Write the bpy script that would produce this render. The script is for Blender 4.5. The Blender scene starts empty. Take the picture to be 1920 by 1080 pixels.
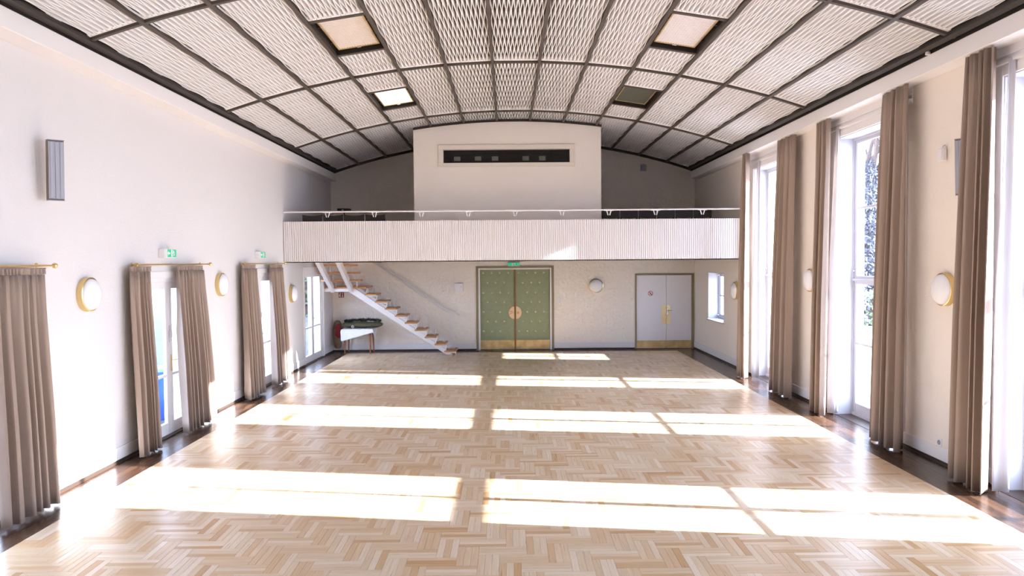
import bpy, bmesh, math, random
from mathutils import Vector, Matrix
random.seed(7)
sc = bpy.context.scene
col = sc.collection
PI = math.pi
# ---------------------------------------------------------------- camera
WL, WR, YF, YB = -4.92, 5.24, 20.94, -3.0
P_, Y_, R_ = -0.0360865, 0.0053364, -0.0079772
fw = Vector((math.sin(Y_)*math.cos(P_), math.cos(Y_)*math.cos(P_), math.sin(P_)))
r0 = Vector((math.cos(Y_), -math.sin(Y_), 0)); u0 = r0.cross(fw)
rt = math.cos(R_)*r0 + math.sin(R_)*u0; up = -math.sin(R_)*r0 + math.cos(R_)*u0
cd = bpy.data.cameras.new('camera'); cam = bpy.data.objects.new('camera', cd); col.objects.link(cam)
cd.sensor_width = 36; cd.lens = 1400/1920*36; cd.clip_end = 500
M = Matrix.Identity(4)
for i in range(3): M[i][0], M[i][1], M[i][2] = rt[i], up[i], -fw[i]
M.translation = (0, 0, 2.5); cam.matrix_world = M; sc.camera = cam
# ---------------------------------------------------------------- world, sun, exposure
w = bpy.data.worlds.new('world'); sc.world = w; w.use_nodes = True
bg = w.node_tree.nodes['Background']; bg.inputs[0].default_value = (0.64, 0.75, 1.0, 1); bg.inputs[1].default_value = 5.6
sd = bpy.data.lights.new('sun', 'SUN'); sun = bpy.data.objects.new('sun', sd); col.objects.link(sun)
sd.energy = 20.0; sd.angle = 0.0093; sd.color = (0.955, 0.95, 1.0)
sun.location = (30, -5, 14)
sun.rotation_euler = Vector((-1, 0.153, -0.358*1.0116)).to_track_quat('-Z', 'Y').to_euler()
sc.view_settings.view_transform = 'Standard'; sc.view_settings.look = 'None'
sc.view_settings.gamma = 1; sc.view_settings.use_curve_mapping = False
sc.view_settings.exposure = 1.42
sc.cycles.max_bounces = 14; sc.cycles.diffuse_bounces = 8; sc.cycles.glossy_bounces = 5; sc.cycles.transparent_max_bounces = 12
sc.cycles.sample_clamp_indirect = 6
sc.cycles.use_denoising = True
# ---------------------------------------------------------------- materials
def srgb(r, g, b):
    f = lambda c: (c/255/12.92 if c/255 <= .04045 else ((c/255+.055)/1.055)**2.4)
    return (f(r), f(g), f(b), 1)
def mat(name, c, rough=.6, metal=0, bump=0, bscale=60, spec=None, var=0, emit=None, estr=0, stretch=None, coat=0):
    m = bpy.data.materials.new(name); m.use_nodes = True; nt = m.node_tree; p = nt.nodes['Principled BSDF']
    p.inputs['Base Color'].default_value = c; p.inputs['Roughness'].default_value = rough; p.inputs['Metallic'].default_value = metal
    if spec is not None: p.inputs['Specular IOR Level'].default_value = spec
    if coat: p.inputs['Coat Weight'].default_value = coat; p.inputs['Coat Roughness'].default_value = .12
    if emit: p.inputs['Emission Color'].default_value = emit; p.inputs['Emission Strength'].default_value = estr
    if bump or var:
        tc = nt.nodes.new('ShaderNodeTexCoord'); mp = nt.nodes.new('ShaderNodeMapping'); n = nt.nodes.new('ShaderNodeTexNoise')
        nt.links.new(tc.outputs['Object'], mp.inputs[0]); nt.links.new(mp.outputs[0], n.inputs['Vector'])
        if stretch: mp.inputs['Scale'].default_value = stretch
        n.inputs['Scale'].default_value = bscale; n.inputs['Detail'].default_value = 5
        if bump:
            b = nt.nodes.new('ShaderNodeBump'); b.inputs['Strength'].default_value = bump; b.inputs['Distance'].default_value = .01 if bscale > 15 or bscale < 10 else .03
            nt.links.new(n.outputs[0], b.inputs['Height']); nt.links.new(b.outputs[0], p.inputs['Normal'])
        if var:
            hs = nt.nodes.new('ShaderNodeHueSaturation'); mr = nt.nodes.new('ShaderNodeMapRange')
            mr.inputs[1].default_value = .25; mr.inputs[2].default_value = .75; mr.inputs[3].default_value = 1-var; mr.inputs[4].default_value = 1+var
            nt.links.new(n.outputs[0], mr.inputs[0]); nt.links.new(mr.outputs[0], hs.inputs['Value']); hs.inputs['Color'].default_value = c
            nt.links.new(hs.outputs[0], p.inputs['Base Color'])
    return m
def glass_mat(name, tint=(.96, .98, 1, 1)):
    m = bpy.data.materials.new(name); m.use_nodes = True; nt = m.node_tree
    for n in list(nt.nodes):
        if n.type == 'BSDF_PRINCIPLED': nt.nodes.remove(n)
    t = nt.nodes.new('ShaderNodeBsdfTransparent'); t.inputs[0].default_value = tint
    g = nt.nodes.new('ShaderNodeBsdfGlossy'); g.inputs['Roughness'].default_value = .02
    lw = nt.nodes.new('ShaderNodeLayerWeight'); pw = nt.nodes.new('ShaderNodeMath'); pw.operation = 'POWER'; pw.inputs[1].default_value = 4
    f = nt.nodes.new('ShaderNodeMath'); f.operation = 'MULTIPLY_ADD'; f.inputs[1].default_value = .32; f.inputs[2].default_value = .012
    nt.links.new(lw.outputs['Facing'], pw.inputs[0]); nt.links.new(pw.outputs[0], f.inputs[0])
    x = nt.nodes.new('ShaderNodeMixShader')
    nt.links.new(f.outputs[0], x.inputs[0]); nt.links.new(t.outputs[0], x.inputs[1]); nt.links.new(g.outputs[0], x.inputs[2])
    nt.links.new(x.outputs[0], nt.nodes['Material Output'].inputs[0])
    return m
def wood_mat(name, cols, mode, axis, rough=.28, grain=1.0):
    """planks: a random tone for each piece and a grain along its length"""
    m = bpy.data.materials.new(name); m.use_nodes = True; nt = m.node_tree; p = nt.nodes['Principled BSDF']; L = nt.links.new
    if mode == 'object': rn = nt.nodes.new('ShaderNodeObjectInfo').outputs['Random']
    else: rn = nt.nodes.new('ShaderNodeNewGeometry').outputs['Random Per Island']
    cr = nt.nodes.new('ShaderNodeValToRGB'); L(rn, cr.inputs[0]); el = cr.color_ramp.elements
    for i, (pos, c) in enumerate(cols):
        e = el[i] if i < 2 else el.new(pos)
        e.position = pos; e.color = c
    tc = nt.nodes.new('ShaderNodeTexCoord'); mp = nt.nodes.new('ShaderNodeMapping'); L(tc.outputs['Object'], mp.inputs[0])
    mp.inputs['Scale'].default_value = (4, 90, 4) if axis == 'x' else (90, 4, 4)
    off = nt.nodes.new('ShaderNodeMath'); off.operation = 'MULTIPLY'; off.inputs[1].default_value = 37; L(rn, off.inputs[0])
    cb = nt.nodes.new('ShaderNodeCombineXYZ'); L(off.outputs[0], cb.inputs[2]); L(cb.outputs[0], mp.inputs['Location'])
    n = nt.nodes.new('ShaderNodeTexNoise'); n.inputs['Scale'].default_value = 1; n.inputs['Detail'].default_value = 4; L(mp.outputs[0], n.inputs['Vector'])
    mr = nt.nodes.new('ShaderNodeMapRange'); mr.inputs[1].default_value = .3; mr.inputs[2].default_value = .7
    mr.inputs[3].default_value = 1-.10*grain; mr.inputs[4].default_value = 1+.08*grain; L(n.outputs[0], mr.inputs[0])
    hs = nt.nodes.new('ShaderNodeHueSaturation'); L(cr.outputs[0], hs.inputs['Color']); L(mr.outputs[0], hs.inputs['Value'])
    L(hs.outputs[0], p.inputs['Base Color']); p.inputs['Roughness'].default_value = rough
    r2 = nt.nodes.new('ShaderNodeMapRange'); r2.inputs[3].default_value = rough-.05; r2.inputs[4].default_value = rough+.09; L(n.outputs[0], r2.inputs[0]); L(r2.outputs[0], p.inputs['Roughness'])
    return m
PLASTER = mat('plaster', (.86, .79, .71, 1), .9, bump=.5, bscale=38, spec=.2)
PLASTERL_DIM = mat('plaster_left_dimmed', (.71, .69, .69, 1), .9, bump=.5, bscale=38, spec=.2)  # plaster darkened in colour to hold down the daylight on the left wall
ROUGHPL = mat('rough_plaster', (.90, .83, .74, 1), .92, bump=1.0, bscale=11, spec=.2)  # colour lifted to make up for the weak light on the far wall
WHITE = mat('white_paint', (.82, .80, .80, 1), .45)
WINW = mat('window_white_dimmed', (.52, .52, .57, 1), .4)  # white paint set to mid grey so brightly lit reveals keep tone
SKIRT = mat('white_skirting', (.80, .78, .77, 1), .5)
DARKW = mat('dark_skirting', (.045, .028, .02, 1), .4)
RAIL = mat('bronze_rail', srgb(72, 64, 58), .5, .1)
RAILD = mat('dark_rail', srgb(42, 35, 33), .5)
LAM = mat('lamella_white', (.90, .885, .89, 1), .6)
VOID = mat('ceiling_backing', (.18, .165, .15, 1), .9, bump=.2)
BRASS = mat('brass', srgb(222, 196, 140), .28, 1)
BRASSD = mat('worn_brass', srgb(206, 180, 130), .45, .75, var=.3, bscale=5)
CHROME = mat('chrome', (.7, .7, .7, 1), .2, 1)
GLASS = glass_mat('window_glass')
OPAL = mat('opal_glass', (.86, .86, .88, 1), .25)
FABRIC = mat('taupe_curtain', srgb(168, 150, 137), .9, bump=.5, bscale=90, var=.10, stretch=(1, 1, 9), spec=.1)
LINING = mat('curtain_lining_dimmed', (.62, .60, .62, 1), .9, spec=.1)  # white cloth greyed in colour to offset the direct sun on it
GREEN = mat('green_leather', srgb(143, 152, 117), .5, bump=.12, bscale=12, var=.06)
GREEND = mat('green_leather_stud', srgb(196, 192, 150), .35)
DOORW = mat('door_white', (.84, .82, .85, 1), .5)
KHAKI = mat('khaki_frame', srgb(140, 128, 98), .5)
OAK = mat('oak_tread', srgb(196, 140, 84), .4, var=.15, bscale=14, stretch=(1, 6, 6))
TEAK = mat('teak_leg', srgb(150, 88, 52), .4, var=.15, bscale=14, stretch=(6, 6, 1))
CLOTH = mat('white_cloth', (.82, .81, .83, 1), .9, bump=.1)
BLACK = mat('black_plastic', (.012, .011, .012, 1), .45)
SCREEN = glass_mat('booth_glass', (.8, .8, .8, 1))
DARKIN = mat('booth_dark', (.01, .009, .012, 1), .5)
REFLECT = mat('reflection_grey', (.34, .34, .31, 1), .5)
ALU = mat('speaker_grey', srgb(168, 168, 176), .45, .2)
ALUD = mat('speaker_dark', srgb(120, 112, 100), .5)
GRN = mat('exit_green', srgb(20, 150, 110), .4, emit=srgb(20, 160, 115), estr=.35)
RED = mat('fire_red', srgb(120, 18, 22), .4)
REDL = mat('ring_red', srgb(190, 50, 45), .4)
CHAIRM = mat('dark_chair', (.02, .013, .011, 1), .45)
OLIVE = mat('olive_bag', srgb(84, 80, 60), .8, bump=.3, bscale=20, var=.2)
EVERG = mat('evergreen', (.022, .03, .017, 1), .8)
SACK = mat('brown_sack', srgb(122, 104, 82), .35, bump=.5, bscale=9, var=.2)
REDC = mat('red_cloth', srgb(140, 40, 48), .8, bump=.3)
BARK = mat('bark', srgb(74, 62, 58), .95, bump=.6, bscale=20, var=.3)
LEAF = mat('ivy_leaf', srgb(74, 78, 88), .7, var=.3, bscale=3)
HEDGE = mat('hedge_leaf', srgb(92, 108, 76), .8, var=.3, bscale=3)
PAVE = mat('pale_ground', srgb(168, 162, 158), .9, var=.25, bscale=.8, bump=.3)
ASPH = mat('asphalt', (.045, .052, .07, 1), .85, var=.35, bscale=1.2, bump=.3)
LAWN = mat('lawn', srgb(76, 84, 64), .95, var=.3, bscale=2)
STONE = mat('stone_wall', srgb(170, 165, 160), .9, bump=.4, bscale=9, var=.2)
BLUE = mat('blue_plastic', srgb(40, 92, 190), .4)
OAKC = [(0, srgb(194, 150, 100)), (1, srgb(230, 210, 186)), (.10, srgb(208, 172, 128)), (.35, srgb(216, 187, 150)), (.75, srgb(222, 198, 167))]
DKC = [(0, srgb(52, 34, 24)), (1, srgb(92, 66, 48)), (.5, srgb(68, 47, 34))]
PARQ_O = wood_mat('parquet_piece', OAKC, 'object', 'x')
PARQ_X = wood_mat('parquet_x', OAKC, 'island', 'x'); PARQ_Y = wood_mat('parquet_y', OAKC, 'island', 'y')
BORD_Y = wood_mat('border_y', DKC, 'object', 'y', .24); BORD_X = wood_mat('border_x', DKC, 'object', 'x', .24)
# ---------------------------------------------------------------- helpers
class MB:
    def __init__(s): s.v = []; s.f = []; s.mi = []
    def add(s, vs, fs, mi=0):
        o = len(s.v); s.v += [tuple(v) for v in vs]; s.f += [tuple(i+o for i in f) for f in fs]; s.mi += [mi]*len(fs); return s
    def box(s, x0, x1, y0, y1, z0, z1, mi=0):
        return s.add([(x0,y0,z0),(x1,y0,z0),(x1,y1,z0),(x0,y1,z0),(x0,y0,z1),(x1,y0,z1),(x1,y1,z1),(x0,y1,z1)],
                     [(0,3,2,1),(4,5,6,7),(0,1,5,4),(1,2,6,5),(2,3,7,6),(3,0,4,7)], mi)
    def tube(s, pts, r, n=8, cap=True, mi=0):
        pts = [Vector(p) for p in pts]; rs = r if isinstance(r, (list, tuple)) else [r]*len(pts)
        vs = []; prev = None
        for i, p in enumerate(pts):
            d = (pts[min(i+1, len(pts)-1)] - pts[max(i-1, 0)]).normalized()
            if prev is None: a = d.orthogonal().normalized()
            else:
                a = prev - d*prev.dot(d)
                a = a.normalized() if a.length > 1e-6 else d.orthogonal().normalized()
            prev = a; b = d.cross(a)
            for k in range(n): t = 2*PI*k/n; vs.append(p + (a*math.cos(t)+b*math.sin(t))*rs[i])
        fs = [(i*n+k, i*n+(k+1) % n, (i+1)*n+(k+1) % n, (i+1)*n+k) for i in range(len(pts)-1) for k in range(n)]
        if cap: fs += [tuple(range(n-1, -1, -1)), tuple((len(pts)-1)*n+k for k in range(n))]
        return s.add(vs, fs, mi)
    def lathe(s, prof, c, ax='z', n=32, sgn=1, mi=0):
        """prof: (radius, height) list, height along the axis"""
        vs = []
        for r, h in prof:
            for k in range(n):
                t = 2*PI*k/n; a, b, q = r*math.cos(t), r*math.sin(t), h*sgn
                vs.append({'z': (c[0]+a, c[1]+b, c[2]+q), 'x': (c[0]+q, c[1]+a, c[2]+b), 'y': (c[0]+a, c[1]+q, c[2]+b)}[ax])
        fs = [(i*n+k, i*n+(k+1) % n, (i+1)*n+(k+1) % n, (i+1)*n+k) for i in range(len(prof)-1) for k in range(n)]
        fs += [tuple(range(n-1, -1, -1)), tuple((len(prof)-1)*n+k for k in range(n))]
        return s.add(vs, fs, mi)
    def prism(s, poly, axis, a, b, mi=0):
        """2-D polygon extruded along an axis: 'x' takes (y,z), 'y' takes (x,z), 'z' takes (x,y)"""
        g = lambda p, t: {'x': (t, p[0], p[1]), 'y': (p[0], t, p[1]), 'z': (p[0], p[1], t)}[axis]
        n = len(poly)
        return s.add([g(p, a) for p in poly]+[g(p, b) for p in poly],
                     [tuple(range(n)), tuple(range(2*n-1, n-1, -1))]+[(i, i+n, (i+1) % n+n, (i+1) % n) for i in range(n)], mi)
    def build(s, name, m, parent=None, bevel=0, smooth=False, org=None):
        me = bpy.data.meshes.new(name)
        o = Vector(org) if org is not None else (parent_loc(parent) if parent else Vector((0, 0, 0)))
        me.from_pydata([Vector(v)-o for v in s.v], [], s.f)
        for q in (m if isinstance(m, (list, tuple)) else [m]): me.materials.append(q)
        if any(s.mi): me.polygons.foreach_set('material_index', s.mi)
        bm = bmesh.new(); bm.from_mesh(me); bmesh.ops.recalc_face_normals(bm, faces=bm.faces); bm.to_mesh(me); bm.free()
        if smooth: me.polygons.foreach_set('use_smooth', [True]*len(me.polygons)); me.set_sharp_from_angle(angle=math.radians(40))
        ob = bpy.data.objects.new(name, me); col.objects.link(ob)
        if parent is not None: ob.parent = parent
        elif org is not None: ob.location = o
        if bevel:
            bv = ob.modifiers.new('bevel', 'BEVEL'); bv.width = bevel; bv.segments = 1; bv.limit_method = 'ANGLE'
        return ob
def parent_loc(p):
    v = Vector((0, 0, 0))
    while p is not None: v = v + p.location; p = p.parent
    return v
def tag(o, label=None, cat=None, group=None, kind=None):
    if label: o['label'] = label
    if cat: o['category'] = cat
    if group: o['group'] = group
    if kind: o['kind'] = kind
    return o
def empty(name, loc, label=None, cat=None, group=None, kind=None):
    o = bpy.data.objects.new(name, None); col.objects.link(o); o.location = loc; o.empty_display_size = .1
    return tag(o, label, cat, group, kind)
def copy_tree(o, parent=None):
    c = o.copy(); col.objects.link(c)
    if parent is not None: c.parent = parent
    for ch in list(o.children): copy_tree(ch, c)
    return c
def bx(name, m, parent, *a, bevel=0, kind=None):
    o = MB().box(*a).build(name, m, parent, bevel=bevel)
    if kind: o['kind'] = kind
    return o
# ---------------------------------------------------------------- vault geometry
CX, RAD, TOP = 0.16, 15.0, 5.79
CZ = TOP-RAD; STEP = .772/RAD
def arc(x): return CZ+math.sqrt(RAD*RAD-(x-CX)**2)
def wall_x(name, x0, x1, holes, m, ytop=6.05, z0=-.05):
    """a wall across X with rectangular openings (y0, y1, z0, z1), built from the solid pieces around them"""
    ys = sorted({YB-.3, YF+.3, *[h[0] for h in holes], *[h[1] for h in holes]})
    b = MB()
    for a, c in zip(ys[:-1], ys[1:]):
        hs = [h for h in holes if h[0] <= a+1e-6 and h[1] >= c-1e-6]
        if not hs: b.box(x0, x1, a, c, z0, ytop)
        else:
            h = hs[0]
            if h[2] > z0+.06: b.box(x0, x1, a, c, z0, h[2])
            b.box(x0, x1, a, c, h[3], ytop)
    bm_o = b.build(name, m); return tag(bm_o, kind='structure')
CW = [2.9, 6.9, 10.9, 14.9]
WZ = 4.40
holes_r = [(c-1.0, c+1.0, -.05, WZ) for c in [-1.1]+CW]+[(18.1, 19.5, .96, 2.17)]
wall_x('wall_right', WR, WR+.45, holes_r, PLASTER)
holes_l = [(c-.9, c+.9, -.05, 2.30) for c in (2.9, 6.9, 10.9, 14.9, 18.92)]
wall_x('wall_left', WL-.40, WL, holes_l, PLASTERL_DIM)
# far wall with two door openings
b = MB()
GD = (-.86, 1.25, 2.33); WD = (3.57, 5.22, 2.12)
b.box(WL-.4, GD[0], YF, YF+.3, -.05, 6.05); b.box(GD[0], GD[1], YF, YF+.3, GD[2], 6.05)
b.box(GD[1], WD[0], YF, YF+.3, -.05, 6.05); b.box(WD[0], WD[1], YF, YF+.3, WD[2], 6.05); b.box(WD[1], WR+.4, YF, YF+.3, -.05, 6.05)
b.box(GD[0], GD[1], YF+.2, YF+.3, -.05, GD[2]); b.box(WD[0], WD[1], YF+.2, YF+.3, -.05, WD[2])
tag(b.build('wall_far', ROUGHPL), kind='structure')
tag(MB().box(WL-.4, WR+.4, YB-.3, YB, -.05, 6.05).build('wall_back', PLASTER), kind='structure')
tag(MB().box(WL-.6, WR+.6, YB-.5, YF+.5, 6.05, 6.3).build('roof', VOID), kind='structure')
# ---------------------------------------------------------------- ceiling: backing, rails, woven panels
NS = 40
xs = [CX-5.12+10.24*i/NS for i in range(NS+1)]
poly = [(x, arc(x)+.15) for x in xs]+[(x, arc(x)+.19) for x in reversed(xs)]
ceiling = tag(MB().prism(poly, 'y', YB, 20.45).build('ceiling', VOID), kind='structure')
def ang(k): return (k-6.5)*STEP           # rail k of 14
ROWS = [4.42, 8.42, 12.42, 16.42, 20.40]
def place_arc(o, th, y, rad=RAD):
    o.location = (CX+rad*math.sin(th), y, CZ+rad*math.cos(th)); o.rotation_euler = (0, th, 0); return o
rl = MB().box(-.024, .024, -8.0, 7.99, -.034, .075).box(-.034, .034, -8.0, 7.99, .03, .042)
first = None
for k in range(14):
    if first is None: first = o = rl.build('ceiling_rail', RAIL, ceiling)
    else: o = first.copy(); col.objects.link(o)
    place_arc(o, ang(k), 12.41)
for th in (-math.asin(4.80/RAD), math.asin(4.80/RAD)):
    place_arc(MB().box(-.036, .036, -8.0, 7.99, -.058, .03).build('edge_rail', RAILD, ceiling), th, 12.41)
def rib(y, wdt, dz0=-.032, dz1=.07, m=RAIL, name='ceiling_rib', x0=WL+.22, x1=WR-.2, parent=ceiling):
    q = [x0+(x1-x0)*i/32 for i in range(33)]
    pl = [(x, arc(x)+dz0) for x in q]+[(x, arc(x)+dz1) for x in reversed(q)]
    return MB().prism(pl, 'y', y-wdt/2, y+wdt/2).build(name, m, parent)
for y in ROWS[:-1]: rib(y, .055)
rib(20.42, .07, -.06, .12, RAILD)
NL, PIT = 24, .0305
def lam_panel(length, nper):
    """alternating wave-bent slats that touch at their crests, with a closing strip at each end"""
    b = MB(); n = max(8, int(round(nper*8)))
    for i in range(NL):
        x0 = (i-(NL-1)/2)*PIT; sg = 1 if i % 2 else -1; vs = []
        for j in range(n+1):
            t = j/n; y = (t-.5)*length
            dx = .0108*sg*math.sin(2*PI*nper*t+PI/2*0)
            for ox, z in ((-.0045, 0), (.0045, 0), (.0045, .085), (-.0045, .085)): vs.append((x0+dx+ox, y, z))
        fs = [(4*j+a, 4*j+(a+1) % 4, 4*j+4+(a+1) % 4, 4*j+4+a) for j in range(n) for a in range(4)]
        fs += [(0, 1, 2, 3), (4*n+3, 4*n+2, 4*n+1, 4*n)]
        b.add(vs, fs)
    return b
def frame_panel(length):
    h = length/2
    b = MB().box(-.358, .358, -h-.012, -h+.018, .0, .09).box(-.358, .358, h-.018, h+.012, .0, .09)
    for i in range(12):                                           # tabs between the cells
        x = (i-5.5)*.061
        b.box(x-.012, x+.012, -h+.018, -h+.05, .004, .05).box(x-.012, x+.012, h-.05, h-.018, .004, .05)
    return b
cache = {}
def panel(kcol, y0, y1):
    ln = y1-y0-.07; key = round(ln, 2)
    th = (ang(kcol)+ang(kcol+1))/2
    if key not in cache:
        pf = frame_panel(ln).build('ceiling_panel', LAM, ceiling)
        sl = lam_panel(ln, max(1, round(ln/.86*2)/2)).build('slats', LAM); sl.parent = pf; sl['kind'] = 'stuff'
        cache[key] = pf
    else: pf = copy_tree(cache[key])
    place_arc(pf, th, (y0+y1)/2)
LIGHTS = {}
for r_ in range(4):
    y0, y1 = ROWS[r_], ROWS[r_+1]
    for k in range(13):
        if k in (3, 9) and r_ in (1, 2):
            a, c = (y0+y1)/2-.78, (y0+y1)/2+.76
            panel(k, y0, a); panel(k, c, y1); LIGHTS[(r_, k)] = (a, c)
        else: panel(k, y0, y1)
# louvred lights in the ceiling
def ceiling_light(r_, k, label, ec, es):
    a, c = LIGHTS[(r_, k)]; h = (c-a)/2; th = (ang(k)+ang(k+1))/2; W = .36
    e = empty('ceiling_light', (0, 0, 0), label, 'light', 'louvred ceiling lights')
    MB().box(-W, -W+.012, -h, h, 0, .2).box(W-.012, W, -h, h, 0, .2).box(-W+.012, W-.012, -h, -h+.012, 0, .2).box(-W+.012, W-.012, h-.012, h, 0, .2).box(-W+.012, W-.012, -h+.012, h-.012, .105, .118).build('housing', RAILD, e)
    MB().box(-W-.005, W+.005, -h-.04, -h+.03, -.012, .0).build('cross_bar', RAIL, e); MB().box(-W-.005, W+.005, h-.03, h+.04, -.012, .0).build('cross_bar', RAIL, e)
    lw, lh = .285, h-.10
    MB().box(-lw-.02, -lw, -lh-.02, lh+.02, .05, .08).box(lw, lw+.02, -lh-.02, lh+.02, .05, .08).box(-lw, lw, -lh-.02, -lh, .05, .08).box(-lw, lw, lh, lh+.02, .05, .08).build('bezel', BRASSD, e)
    lm = mat('light_lens', ec, .35, emit=ec, estr=es)
    lens = MB(); n = 15
    pts = []
    for i in range(n*4+1):
        x = -lw+2*lw*i/(n*4); pts.append((x, .07-.012*abs(math.sin(PI*n*(x+lw)/(2*lw)))))
    lens.prism(pts+[(lw, .085), (-lw, .085)], 'y', -lh, lh)
    for j in range(1, 26): y = -lh+2*lh*j/26; lens.box(-lw, lw, y-.004, y+.004, .052, .062)
    lens.build('lens', lm, e)
    MB().box(-.03, .03, lh+.0, lh+.035, .035, .052).build('latch', CHROME, e)
    for s in (-1, 1):
        for q in (-.35, .35): MB().box(s*(lw+.02), s*(W-.012), q-.02, q+.02, .055, .068).build('bracket', RAILD, e)
    place_arc(e, th, (a+c)/2)
ceiling_light(1, 3, 'nearer louvred light of the left pair in the ceiling, dull cream', (.84, .78, .72, 1), 0)
ceiling_light(2, 3, 'farther louvred light of the left pair in the ceiling, glowing bright', (.80, .76, .74, 1), .35)
ceiling_light(1, 9, 'nearer louvred light of the right pair in the ceiling, whitish', (.80, .76, .76, 1), .03)
ceiling_light(2, 9, 'farther louvred light of the right pair in the ceiling, dark grey, unlit', (.16, .16, .125, 1), 0)
# cornices and the dark edge trims
b = MB(); b.box(WL, -4.65, YB, 20.4, 4.70, 4.90); tag(b.build('trim_1', WHITE, bevel=.006), kind='structure')
b = MB(); b.box(5.0, WR, YB, 20.4, 4.70, 4.90); tag(b.build('trim_2', WHITE, bevel=.006), kind='structure')
tag(MB().box(WL+.03, -4.675, YB, 20.4, 4.90, 4.945).box(WL+.03, -4.70, YB, 20.4, 4.955, 5.0).build('trim_3', RAILD), kind='structure')
tag(MB().box(5.02, WR-.03, YB, 20.4, 4.90, 4.945).box(5.045, WR-.03, YB, 20.4, 4.955, 5.0).build('trim_4', RAILD), kind='structure')
# ---------------------------------------------------------------- floor
FX0, FX1, FY0, FY1 = -4.42, 4.645, 4.0, 20.45
floor = tag(MB().box(WL-.4, WR+.45, YB-.3, YF+.3, -.10, -.022).build('floor', DARKW), kind='structure')
LB, WB, GAP = .414, .06, .0008
BB = 3*WB
ox, oy = -.47+.02, 6.46        # a corner of one block group
pieces = []
def strips(x0, x1, y0, y1, along):
    for s in range(3):
        if along == 'x': r = (x0, x1, y0+s*WB, y0+(s+1)*WB)
        else: r = (x0+s*WB, x0+(s+1)*WB, y0, y1)
        q = (max(r[0], FX0), min(r[1], FX1), max(r[2], FY0), min(r[3], FY1))
        if q[1]-q[0] > .006 and q[3]-q[2] > .006:
            pieces.append((q, along, abs((q[1]-q[0])*(q[3]-q[2])-LB*WB) < 1e-6))
for j in range(-45, 46):
    for k in range(-140, 140):
        hx, hy = ox+k*BB+j*LB, oy-k*BB+j*LB
        if hx < FX0-1 or hx > FX1+1 or hy < FY0-1 or hy > FY1+1: continue
        strips(hx, hx+LB, hy, hy+BB, 'x'); strips(hx+LB, hx+LB+BB, hy, hy+LB, 'y')
def inview(q):
    x, y = (q[0]+q[1])/2, (q[2]+q[3])/2
    return y > 5.92 and abs(x) < y*.69
cand = sorted([p for p in pieces if p[2] and inview(p[0])], key=lambda p: p[0][2])[:300]
single = set(id(p) for p in cand)
fm = MB(); pm = None
for p in pieces:
    q, al, full = p; jz = random.uniform(-.00035, .00035)
    if id(p) in single:
        if pm is None:
            pm = MB().box(-LB/2+GAP, LB/2-GAP, -WB/2+GAP, WB/2-GAP, -.02, 0).build('parquet_block', PARQ_O, floor, bevel=.0006); o = pm
        else: o = pm.copy(); col.objects.link(o)
        o.location = ((q[0]+q[1])/2, (q[2]+q[3])/2, jz); o.rotation_euler = (0, 0, 0 if al == 'x' else PI/2)
    else:
        x0, x1, y0, y1 = q[0]+GAP, q[1]-GAP, q[2]+GAP, q[3]-GAP
        fm.add([(x0,y0,-.02),(x1,y0,-.02),(x1,y1,-.02),(x0,y1,-.02),(x0,y0,jz),(x1,y0,jz),(x1,y1,jz),(x0,y1,jz)],
               [(4,5,6,7),(0,1,5,4),(1,2,6,5),(2,3,7,6),(3,0,4,7)], 0 if al == 'x' else 1)
fo = fm.build('parquet_blocks', [PARQ_X, PARQ_Y], floor); fo['kind'] = 'stuff'
# dark border boards
def board(x0, x1, y0, y1, m):
    MB().box(x0+.0007, x1-.0007, y0+.0007, y1-.0007, -.02, random.uniform(-.0006, 0)).build('border_board', m, floor)
for (a, c, n) in ((WL+.002, FX0, 6), (FX1, WR-.002, 7)):
    wd = (c-a)/n
    for i in range(n):
        y = 4.0+random.uniform(-.8, 0)
        while y < YF-.01:
            y2 = min(y+random.uniform(1.6, 2.6), YF-.002)
            if YF-y2 < .3: y2 = YF-.002
            board(a+i*wd, a+(i+1)*wd, y, y2, BORD_Y); y = y2
for i in range(6):
    x = FX0; wd = (YF-.002-FY1)/6
    while x < FX1-.01:
        x2 = min(x+random.uniform(1.4, 2.4), FX1)
        if FX1-x2 < .3: x2 = FX1
        board(x, x2, FY1+i*wd, FY1+(i+1)*wd, BORD_X); x = x2
MB().box(WL, WR, YB, 4.0-.82, -.02, -.0005).build('border_field', BORD_Y, floor)
MB().box(FX0, FX1, 3.18, 4.0, -.02, -.001).build('border_field', BORD_Y, floor)
for (a, c) in holes_l and [(h[0], h[1]) for h in holes_l]: MB().box(WL-.4, WL, a, c, -.022, .004).build('threshold', DARKW, floor)
for h in holes_r[:-1]: MB().box(WR, WR+.45, h[0], h[1], -.022, .004).build('threshold', DARKW, floor)
# baseboards: dark plinth below, white board above
def base_y(name, x, sgn, segs):
    o = None; b = MB(); d = MB()
    for a, c in segs:
        b.box(min(x, x+sgn*.018), max(x, x+sgn*.018), a, c, .045, .2)
        d.box(min(x, x+sgn*.024), max(x, x+sgn*.024), a, c, 0.001, .04)
    o = tag(b.build(name, SKIRT, bevel=.004), kind='structure'); d.build('plinth', DARKW, o); return o
def segs_of(hs, lo, hi, pad=0):
    out = []; y = lo
    for h in sorted(hs):
        if h[0]-pad > y: out.append((y, h[0]-pad))
        y = h[1]+pad
    out.append((y, hi)); return out
base_y('baseboard_right', WR, -1, segs_of(holes_r[:-1], YB, YF, .02))
base_y('baseboard_left', WL, 1, segs_of(holes_l, YB, YF, .02))
b = MB(); d = MB()
for a, c in ((WL+.02, GD[0]-.03), (GD[1]+.03, WD[0]-.02)):
    b.box(a, c, YF-.018, YF, .045, .2); d.box(a, c, YF-.024, YF, .001, .04)
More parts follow.
